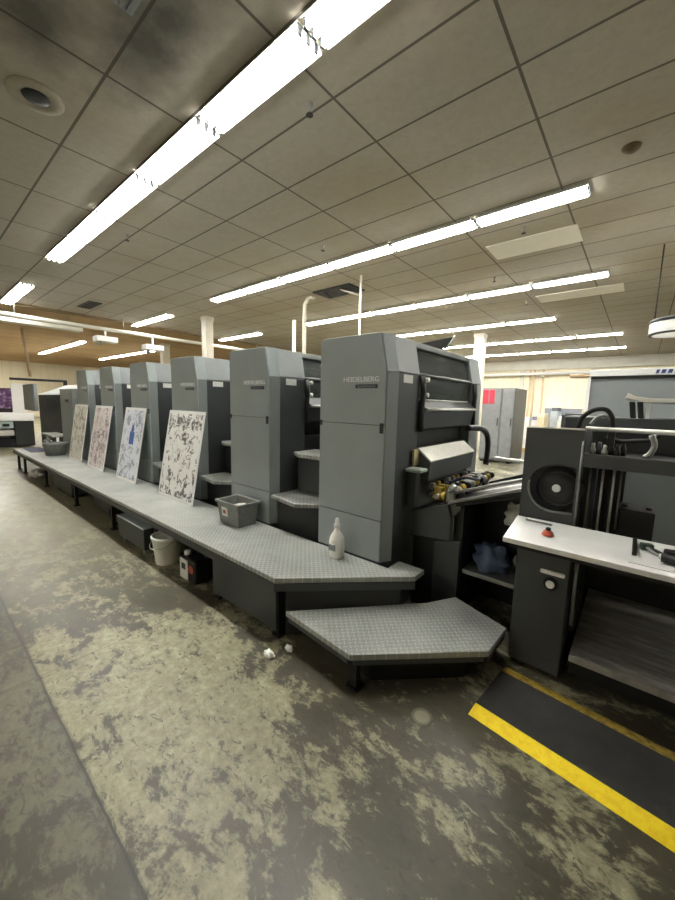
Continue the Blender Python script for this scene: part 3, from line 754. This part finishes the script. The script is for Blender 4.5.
# suction head: hoses and valves on the beam
G().tube(sm([(-.25, 2.30, 1.40), (-.235, 2.30, 1.455), (-.19, 2.30, 1.495), (-.14, 2.30, 1.50), (-.11, 2.30, 1.465), (-.10, 2.30, 1.41)]), .012, 10).build('air_hose', 'black', t)
G().tube(sm([(-.20, 2.34, 1.42), (-.17, 2.34, 1.46), (-.13, 2.34, 1.465), (-.10, 2.34, 1.43)]), .008, 8).build('air_hose', 'steel_dull', t)
G().tube(sm([(-.12, 2.26, 1.37), (-.07, 2.26, 1.345), (-.01, 2.26, 1.35), (.05, 2.27, 1.36), (.08, 2.28, 1.385)]), .010, 8).build('air_hose', 'rubber', t)
G().tube(sm([(.05, 2.25, 1.385), (.065, 2.25, 1.34), (.055, 2.25, 1.30), (.035, 2.25, 1.275)]), .012, 8).build('air_hose', 'steel_dull', t)
for k, (x, z, m) in enumerate(((-.17, 1.295, 'steel_dull'), (-.145, 1.30, 'charcoal'), (-.12, 1.29, 'steel'), (-.095, 1.30, 'black'), (-.07, 1.295, 'charcoal'), (-.05, 1.31, 'black'))):
    G().lathe((x, 2.25 + .03*(k % 2), 1.263), [(.014, 0), (.014, z - 1.263), (.008, z - 1.263 + .015), (.008, z - 1.23)], 10).build('valve', m, t)
G().box(-.115, -.085, 2.22, 2.27, 1.32, 1.40).build('valve_block', 'black', t, .004)
# hood behind the rail
G().box(-.47, 1.4, 3.42, 3.95, 1.20, 1.44).build('rear_hood', 'press_dark', t, .01)
cv = G(); cv.ext([(-.10, 1.585), (-.085, 1.625), (-.04, 1.60), (.05, 1.585), (.9, 1.585), (.9, 1.555), (.03, 1.555), (-.03, 1.567)], 3.44, 3.80); cv.build('curved_cover', 'offwhite', t, .004)
for x in (-.045, .0): G().ext([(x - .012, 1.44), (x + .022, 1.44), (x + .006, 1.56), (x - .03, 1.56)], 3.5, 3.54).build('cover_bracket', 'black', t)
G().box(.03, .05, 3.5, 3.54, 1.44, 1.556).build('cover_bracket', 'white', t)
# on the table
b = thing('pen', (-.35, 2.08, .9), 'thin grey rod lying at the back of the white table', 'rod')
G().tube([(-.415, 2.095, .906), (-.30, 2.085, .906)], .0055, 8).build('barrel', 'steel_dull', b)
G().tube([(-.30, 2.085, .906), (-.288, 2.084, .906)], [.0055, .001], 8).build('tip', 'charcoal', b)
b = thing('bottle_cap', (-.281, 1.915, .9), 'small red cap with dark centre lying on the white table', 'cap')
G().lathe((-.281, 1.915, .9), [(.024, .001), (.026, .004), (.02, .02), (.013, .026)], 18).build('rim', 'orange', b)
G().lathe((-.281, 1.915, .926), [(.012, .0), (.01, .012)], 14).build('plug', 'black', b)
b = thing('pliers', (.08, 1.99, .9), 'dark green handled pliers on the white table by the divider', 'tool')
G().box(.055, .10, 2.0, 2.03, .901, .93, .3).build('jaw', paint('dark_green', '#39463c', .5), b, .006)
G().tube([(.09, 2.0, .915), (.12, 1.98, .91), (.14, 1.95, .908)], .008, 8).build('grip', 'charcoal', b)
G().tube([(.08, 2.0, .915), (.10, 1.96, .91), (.125, 1.94, .908)], .007, 8).build('grip', 'steel_dull', b)
b = thing('hand_tool', (.17, 1.9, .9), 'black angled hand tool on the white table at the right edge', 'tool')
G().box(.13, .24, 1.91, 1.96, .901, .945, .2).build('head', 'black', b, .008)
G().tube([(.12, 1.885, .922), (.28, 1.865, .93)], .018, 10).build('grip', 'black', b)
G().lathe((.128, 1.90, .92), [(.01, -.015), (.016, 0), (.01, .012)], 12, 'x').build('chuck', 'steel', b)

# anti-fatigue mat
t = thing('anti_fatigue_mat', (-.1, 1.85, 0), 'black rubber floor mat with yellow edges before the feeder', 'mat')
A, B = Vector((-.502, 1.655)), Vector((1.05, 1.47)); Cc, D = Vector((1.05, 1.99)), Vector((-.455, 2.125))
ip = lambda p, q, k: p + (q - p) * k
a1, b1 = ip(A, D, .17), ip(B, Cc, .17); c1, d1 = ip(A, D, .86), ip(B, Cc, .86)
G().prism([tuple(a1), tuple(b1), tuple(d1), tuple(c1)], .001, .014).build('rubber_field', 'mat', t)
def sl(p, q, r, s_, z0, z1, name, mat):
    g = G(); v = [g.b.verts.new((p[0], p[1], z0)), g.b.verts.new((q[0], q[1], z0)), g.b.verts.new((r[0], r[1], z1)), g.b.verts.new((s_[0], s_[1], z1)),
                  g.b.verts.new((p[0], p[1], .0005)), g.b.verts.new((q[0], q[1], .0005)), g.b.verts.new((r[0], r[1], .0005)), g.b.verts.new((s_[0], s_[1], .0005))]
    for f in ((0,1,2,3), (7,6,5,4), (0,4,5,1), (1,5,6,2), (2,6,7,3), (3,7,4,0)): g._f([v[i] for i in f])
    o = g.build(name, mat, t); return o
sl(A, B, b1, a1, .003, .014, 'front_edge', 'yellow')
tag(sl(Cc, D, c1, d1, .003, .014, 'back_edge', 'yellow_dirty'), 'dirty yellow back edge')

PRESS = True
# ---------------------------------------------------------------- delivery at the far end
t = thing('delivery_unit', (-10.4, 2.6, 0), 'dark delivery unit with white sloping hood at the far end of the press', 'press unit')
G().prism([(-9.22, 2.1), (-8.42, 2.1), (-8.36, 2.2), (-8.36, 3.9), (-9.22, 3.9)], 0, 1.66).build('end_tower', 'press_mid', t, .01)
G().box(-8.85, -8.65, 2.093, 2.1, 1.40, 1.45).build('badge', 'navy', t)
G().box(-11.7, -9.23, 2.22, 3.9, .0, 1.54).build('housing', 'charcoal', t, .01)
G().ext([(2.22, 1.545), (2.80, 1.80), (3.9, 1.80), (3.9, 1.545)], -11.7, -9.23, 'x').build('sloping_hood', paint('pale_hood', '#c9cfd0', .4), t, .01)
G().prism([(-11.5, 1.90), (-10.45, 1.87), (-10.38, 1.90), (-10.42, 1.97), (-11.5, 2.0)], 1.17, 1.77).build('console', 'press_mid', t, .01)
G().box(-10.2, -9.25, 1.93, 2.21, .66, .70).build('step_tread', 'deck', t, .004)
for x in (-10.15, -9.3): G().box(x, x + .05, 2.0, 2.04, .366, .66).build('step_leg', 'white', t)
tag(G().prism([(-10.25, 1.60), (-9.4, 1.60), (-9.4, 1.90), (-10.25, 1.90)], .366, .372).build('floor_pad', paint('blue_grey_pad', '#555a72', .7)), 'blue grey pad lying at the far end of the walkway', 'pad')
b = thing('spray_can', (-9.75, 1.97, .366), 'white can standing under the step at the far end of the walkway', 'can')
G().lathe((-9.75, 1.97, .366), [(.06, 0), (.06, .17), (.04, .2)], 16).build('body', 'white_pl', b); G().lathe((-9.75, 1.97, .566), [(.025, 0), (.02, .05)], 12).build('cap', 'white', b)
b = thing('ink_tub', (-8.75, 1.86, .366), 'dark grey open tub on the walkway beside the olive-toned plate', 'tub')
G().lathe((-8.75, 1.86, .366), [(.16, 0), (.20, .22), (.205, .24), (.17, .235), (.13, .03)], 24).build('body', 'crate', b)
G().tube(sm([(-8.95, 1.86, .60), (-8.87, 1.74, .66), (-8.75, 1.69, .64)]), .012, 6).build('handle', 'steel_dull', b)

# ---------------------------------------------------------------- leaning plates
def plate(xa, xb, yb, mat, lab, fig=None):
    z0, z1 = .366, 1.372; yt = 2.085
    yc = yb
    d = Vector((0, yt - yc, z1 - z0)).normalized(); n = Vector((0, -d.z, d.y))
    root = thing('printing_plate', ((xa+xb)/2, yc, z0), lab, 'plate', 'plates leaning on the towers')
    g = G(); g.sheet((xa, yc, z0), (xb, yc, z0), (xb, yt, z1), (xa, yt, z1), .005, n); g.build('sheet', 'white', root)
    m = .035; q = lambda x, k: Vector((x, yc + (yt - yc)*k, z0 + (z1 - z0)*k)) + n*.0052
    g = G(); g.sheet(q(xa+m, .035), q(xb-m, .035), q(xb-m, .965), q(xa+m, .965), .0006, n); pr = g.build('print', mat, root)
    if fig:
        w = xb - xa
        g = G(); q2 = lambda u, k: q(xa + u*w, k) + n*.0007
        g.sheet(q2(.40, .50), q2(.62, .50), q2(.62, .67), q2(.40, .67), .0005, n); g.sheet(q2(.45, .67), q2(.57, .67), q2(.55, .77), q2(.47, .77), .0005, n)
        g.build('blue_figure', 'plate_blue', root)
plate(-4.385, -3.575, 1.90, 'plate1', 'white plate covered in black-inked figures leaning on the third tower')
plate(-5.73, -5.05, 1.90, 'plate2', 'bluish plate with a dark blue bottle-like figure leaning on the fourth tower', True)
plate(-7.00, -6.26, 1.90, 'plate3', 'pinkish printed plate leaning on the fifth tower')
plate(-8.12, -7.40, 1.92, 'plate4', 'olive-toned printed plate leaning on the farthest tall tower')

# ---------------------------------------------------------------- loose things on and under the walkway
b = thing('waste_basket', (-2.79, 1.93, .366), 'grey plastic basket with papers on the walkway before the second tower', 'basket')
x0, x1, y0, y1 = -2.955, -2.665, 1.845, 2.03; zb, zt = .367, .58
g = G()
def fr(d0, d1, za, zb_): # tapered wall ring
    A = [(x0-d0, y0-d0), (x1+d0, y0-d0), (x1+d0, y1+d0), (x0-d0, y1+d0)]; B = [(x0-d1, y0-d1), (x1+d1, y0-d1), (x1+d1, y1+d1), (x0-d1, y1+d1)]
    ai = [(x + (.008 if i in (0, 3) else -.008), y + (.008 if i < 2 else -.008)) for i, (x, y) in enumerate(A)]; bi = [(x + (.008 if i in (0, 3) else -.008), y + (.008 if i < 2 else -.008)) for i, (x, y) in enumerate(B)]
    V = lambda P, z: [g.b.verts.new((x, y, z)) for x, y in P]
    a, c, e, h = V(A, za), V(B, zb_), V(bi, zb_), V(ai, za + .008)
    for i in range(4):
        j = (i+1) % 4
        g._f([a[i], a[j], c[j], c[i]]); g._f([c[i], c[j], e[j], e[i]]); g._f([e[i], e[j], h[j], h[i]])
    g._f(a[::-1]); g._f(h)
fr(0, .022, zb, zt); g.build('tub', 'crate', b)
g = G()
for (xa, xb, ya, yb) in ((x0-.036, x1+.036, y0-.036, y0-.02), (x0-.036, x1+.036, y1+.02, y1+.036), (x0-.036, x0-.02, y0-.02, y1+.02), (x1+.02, x1+.036, y0-.02, y1+.02)): g.box(xa, xb, ya, yb, zt - .02, zt + .004)
g.build('rim', 'crate', b, .004)
g = G(); g.sheet((x0+.05, y0-.0105, .44), (x0+.14, y0-.0105, .44), (x0+.14, y0-.0185, .525), (x0+.05, y0-.0185, .525), .002, (0, -1, 0)); st_ = g.build('sticker', 'label', b)
g = G(); g.sheet((x0+.075, y0-.0155, .465), (x0+.115, y0-.0155, .465), (x0+.115, y0-.0195, .50), (x0+.075, y0-.0195, .50), .002, (0, -1, 0)); g.build('sticker_mark', 'orange', st_)
for k in range(5):
    x, y = x0 + .04 + k*.035, y0 + .04 + (k % 2)*.03
    gg = G(); gg.box(x, x + .07, y, y + .09, .50 + .012*k, .506 + .012*k, k*.35)
    tag(gg.build('waste_paper', 'paper'), 'scrap of white paper inside the grey basket on the walkway', 'paper', 'paper scraps in the basket')

b = thing('spray_bottle', (-1.635, 1.985, .366), 'white plastic squeeze bottle on the walkway at the nearest tower', 'bottle')
G().lathe((-1.635, 1.985, .366), [(.052, 0), (.056, .01), (.056, .12), (.05, .155), (.028, .195), (.02, .21), (.02, .222)], 24).build('body', 'white_pl', b)
G().lathe((-1.635, 1.985, .588), [(.024, 0), (.024, .03), (.017, .036), (.015, .07), (.011, .074)], 18).build('cap', 'white', b)
G().box(-1.665, -1.605, 1.926, 1.932, .43, .475).build('print', paint('grey_print', '#8d9196', .5), b)

PRESS = False
b = thing('white_bucket', (-3.25, 1.47, 0), 'white plastic pail standing under the walkway edge', 'bucket')
G().lathe((-3.25, 1.47, 0), [(.10, .001), (.102, .004), (.127, .235), (.136, .236), (.136, .262), (.126, .262), (.12, .23), (.095, .012)], 32).build('pail', 'white_pl', b)
G().tube(sm([(-3.385, 1.47, .225), (-3.36, 1.37, .18), (-3.25, 1.325, .165), (-3.14, 1.37, .18), (-3.115, 1.47, .225)]), .004, 6).build('handle', 'steel', b)
b = thing('jerrycan', (-2.75, 1.50, 0), 'black fluid container with white label and red sticker under the walkway', 'container')
G().box(-2.87, -2.63, 1.40, 1.62, .002, .20).build('body', 'black', b, .02)
G().box(-2.862, -2.735, 1.394, 1.399, .015, .185).build('label_sheet', 'label', b)
G().box(-2.83, -2.77, 1.391, 1.3935, .10, .15).build('label_print', 'charcoal', b)
G().lathe((-2.685, 1.399, .125), [(.036, 0), (.034, -.004)], 20, 'y').build('round_sticker', 'orange', b)
G().lathe((-2.83, 1.45, .20), [(.028, 0), (.028, .03), (.02, .034)], 14).build('cap', 'white', b)
G().tube(sm([(-2.80, 1.52, .195), (-2.78, 1.52, .24), (-2.70, 1.52, .24), (-2.66, 1.52, .195)]), .012, 8).build('handle', 'rubber', b)
b = thing('control_box', (-3.8, 1.44, 0), 'grey metal control box on small feet under the middle of the walkway', 'box')
G().box(-4.13, -3.50, 1.365, 1.52, .06, .265).build('body', 'press_dark', b, .006); G().box(-4.14, -3.49, 1.355, 1.53, .266, .28).build('lid', 'press_light', b, .004)
for x in (-4.08, -3.60): G().box(x, x + .05, 1.39, 1.50, 0, .06).build('foot', 'steel_dull', b)
b = thing('control_box', (-6.5, 1.65, 0), 'dark cabinet under the far half of the walkway', 'box')
G().box(-7.3, -6.35, 1.5, 1.72, .05, .27).build('body', 'press_dark', b, .006); G().box(-7.25, -6.4, 1.52, 1.68, 0, .05).build('base', 'black', b)
b = thing('junction_box', (-5.6, 1.7, 0), 'small dark box with hoses under the walkway, left of the control box', 'box')
G().box(-5.6, -4.95, 1.56, 1.76, .04, .26).build('body', 'charcoal', b, .006); G().tube(sm([(-4.98, 1.6, .2), (-4.85, 1.52, .1), (-4.7, 1.5, .03), (-4.63, 1.5, .03)]), .02, 8).build('hose', 'rubber', b)
cloth('rag_heap', (-8.55, 1.52, .055), .12, 'cloth', 'pale crumpled cloth on the floor under the far end of the walkway', 9, (1.3, .9, .7))
for (x, y, r, lab) in ((-1.545, 1.27, .026, 'crumpled scrap of white paper on the floor, left of the step'), (-1.50, 1.385, .022, 'torn white paper scrap standing by the corner of the step')):
    cloth('paper_scrap', (x, y, r*.6), r, 'white_pl', lab, 3 if x < -1.52 else 6, (1.3, .8, .9))['category'] = 'paper'
t = thing('floor_drain', (-.667, 1.49, 0), 'round pale metal plug set in the floor before the mat', 'drain')
G().lathe((-.667, 1.49, 0), [(.052, .0005), (.05, .003), (.04, .003)], 28).build('ring', paint('drain_ring', '#6c6a57', .5), t)
G().lathe((-.667, 1.49, .001), [(.038, 0), (.036, .003)], 24).build('plug', paint('drain_plug', '#88866f', .5), t)

# ---------------------------------------------------------------- background right
t = thing('storage_locker', (-2.95, 10.4, 0), 'tall grey metal double locker with red signs beyond the feed board', 'locker')
G().box(-3.36, -2.53, 10.2, 11.4, .05, 2.0).build('body', paint('locker_grey', '#6f716e', .4, .2), t, .01)
for xa, xb in ((-3.35, -2.87), (-2.83, -2.54)):
    d = G().box(xa, xb, 10.175, 10.199, .1, 1.97).build('door', paint('locker_door', '#7f8182', .35, .25), t, .006)
    G().box(xb - .06, xb - .04, 10.15, 10.174, 1.0, 1.2).build('handle', 'charcoal', d)
for x in (-3.3, -2.6): G().box(x - .04, x + .04, 10.25, 11.3, 0, .05).build('foot', 'black', t)
G().box(-3.34, -3.20, 10.168, 10.1749, 1.58, 1.95).build('sign', 'red', t); G().box(-3.17, -3.04, 10.168, 10.1749, 1.58, 1.95).build('sign', 'red', t)
t = thing('grey_machine', (.5, 6.6, 0), 'grey machine cabinet with white top band behind the feeder', 'machine')
G().box(-.56, 2.0, 6.0, 7.4, 0, 1.9).build('body', 'grey_panel', t, .006)
G().box(-.58, 2.0, 5.97, 7.42, 1.935, 2.02).build('top_band', 'white', t, .006)
G().box(-.56, 2.0, 5.98, 7.4, 1.90, 1.934).build('black_strip', 'black', t)  # plain black strip below the white band
G().box(-.60, -.565, 5.97, 6.0, 0, 1.934).build('edge_post', 'white', t)
for k, (xa, xb) in enumerate(((.09, .13), (.14, .19), (.20, .25), (.26, .31))): G().ext([(xa, 1.955), (xb - .01, 1.955), (xb, 2.0), (xa + .01, 2.0)], 5.966, 5.97).build('logo_mark', 'blue_logo', t)
G().tube([(-.80, 5.985, 1.945), (-.58, 5.985, 1.94)], .03, 10).build('side_tube', 'pipe_tan', t)
tag(G().box(-3.2, 2.5, 17.8, 18.4, .0, 1.5).build('storage_bench', paint('blue_grey_bench', '#7d828c', .6)), 'long blue grey bench before the cream back wall', 'bench')
q = random.Random(4)
for k in range(9):
    x = -3.0 + k*.24; y = 14.2 + q.uniform(-.4, .6); h = q.uniform(1.0, 1.5)
    b = thing('paper_pallet', (x, y, 0), 'stack of pale printed sheets on a pallet before the back wall, %s from the left' % ords[k], 'pallet', 'paper stacks at the back')
    G().box(x - .11, x + .11, y - .4, y + .4, 0, .12).build('pallet', paint('pallet_wood%d' % k, '#a98c5e', .7), b)
    G().box(x - .105, x + .105, y - .38, y + .38, .121, h).build('sheets', paint('sheets%d' % k, ['#d9d7d2', '#c9c9cf', '#d8c9a5', '#b9c3c9', '#e2e0da'][k % 5], .7), b)
    G().box(x - .09, x + .09, y - .3, y + .3, h + .001, h + .12).build('wrapped_top', paint('wrap%d' % k, ['#dcdcdc', '#6b6f80', '#e0d6c0', '#50545c', '#dfe3e3'][k % 5], .6), b)
t = thing('dark_machine', (-1.3, 9.6, 0), 'dark low machine standing between the paper stacks and the grey machine', 'machine')
G().box(-1.33, -.4, 9.3, 10.2, 0, 1.36).build('body', 'charcoal', t, .01); G().box(-1.28, -.9, 9.35, 10.1, 1.361, 1.395).build('hood', 'press_dark', t, .01)
tag(G().tube([(-30, 20.6, 3.2), (5, 20.6, 3.2)], .07, 10).build('overhead_rail_pipe', 'white'), 'white pipe running high along the back wall', 'pipe')
for k in range(8): tag(G().box(-20 + k*3.2, -19.9 + k*3.2, 20.55, 20.8, 3.05, 3.13).build('pipe_rail_bracket', 'offwhite'), 'small bracket holding the white pipe on the back wall', 'bracket', 'brackets on the back wall')
for k, x in enumerate((-4.55, -4.35, -3.95)): tag(G().tube([(x, 20.85, 0), (x, 20.85, 3.4)], .04, 8).build('wall_conduit', 'pipe_tan'), 'thin vertical conduit on the cream back wall, %s from the left' % ords[k], 'conduit', 'conduits on the back wall')
# display over the nearest tower
PRESS = True
t = thing('display_screen', (-1.35, 3.0, 1.976), 'dark tilted screen with pale frame sticking up behind the nearest tower', 'screen')
G().ext([(-1.60, 2.04), (-1.25, 2.075), (-1.31, 1.985), (-1.41, 1.985)], 3.0, 3.02).build('panel', 'black', t)
G().tube([(-1.245, 3.0, 2.08), (-1.315, 3.0, 1.985)], .008, 6).build('frame', 'steel', t)
G().box(-1.40, -1.36, 3.005, 3.03, 1.9761, 1.99).build('foot', 'charcoal', t)

PRESS = False
# ---------------------------------------------------------------- background left
t = thing('wide_printer', (-14.3, 2.0, 0), 'white and black wide format printer at the left edge', 'printer')
G().box(-14.9, -14.0, .6, 2.52, .76, .99).build('top_body', 'white', t, .03)
G().box(-14.8, -14.0, 2.06, 2.5, .03, .759).build('stand', 'charcoal', t, .01)
G().box(-14.75, -14.02, .6, 2.05, .03, .25).build('base', 'black', t)
G().box(-14.75, -14.05, .6, 2.05, .34, .50).build('media_roll_cover', 'offwhite', t, .02)
G().box(-14.8, -14.03, .6, 2.04, .56, .75).build('front_panel', paint('teal_grey', '#a9bab5', .5), t)
G().box(-14.02, -14.005, 1.8, 1.95, .61, .69).build('slot', 'black', t)
t = thing('framed_print', (-16, 1.9, 0), 'purple printed poster on a stand behind the printer', 'poster')
G().box(-16.03, -16.0, .9, 2.34, 1.08, 1.72).build('panel', 'purple', t); G().box(-16.06, -16.031, .88, 2.36, 0, 1.74).build('stand', 'charcoal', t)
t = thing('white_partition', (-14.95, 2.3, 0), 'white panel standing between the purple poster and the delivery unit', 'panel')
G().box(-15.05, -15.0, 2.2, 2.55, .12, 1.88).build('panel', 'white', t); G().box(-15.15, -14.92, 2.2, 2.55, 0, .12).build('base', 'charcoal', t)
t = thing('overhead_bar', (-16.5, 3.2, 0), 'dark horizontal bar on a post behind the delivery unit', 'bar')
G().box(-16.55, -16.45, 2.40, 4.0, 2.03, 2.11).build('bar', 'charcoal', t); G().box(-16.55, -16.45, 3.9, 4.0, 0, 2.029).build('post', 'charcoal', t)

# ---------------------------------------------------------------- world, camera, colour
w = bpy.data.worlds.new('world'); S.world = w; w.use_nodes = True
w.node_tree.nodes['Background'].inputs[0].default_value = (.9, .95, 1, 1); w.node_tree.nodes['Background'].inputs[1].default_value = .02

F, yaw, pitch, roll = 361.101, 0.6934206169229703, 0.128820877894512, 0.02323697339592713
fw = Vector((-math.sin(yaw)*math.cos(pitch), math.cos(yaw)*math.cos(pitch), -math.sin(pitch)))
r = Vector((math.cos(yaw), math.sin(yaw), 0)); u = r.cross(fw)
r2 = r*math.cos(roll) + u*math.sin(roll); u2_ = -r*math.sin(roll) + u*math.cos(roll)
cam = bpy.data.cameras.new('camera'); co = bpy.data.objects.new('camera', cam); C.objects.link(co)
mw = Matrix(((r2.x, u2_.x, -fw.x, 0), (r2.y, u2_.y, -fw.y, 0), (r2.z, u2_.z, -fw.z, 1.5), (0, 0, 0, 1)))
co.matrix_world = mw
cam.sensor_fit = 'HORIZONTAL'; cam.sensor_width = 36; cam.lens = F / 675 * 36; cam.clip_start = .02; cam.clip_end = 100
S.camera = co
vs = S.view_settings; vs.view_transform = 'Standard'; vs.look = 'None'; vs.gamma = 1; vs.use_curve_mapping = False; vs.exposure = 1.5
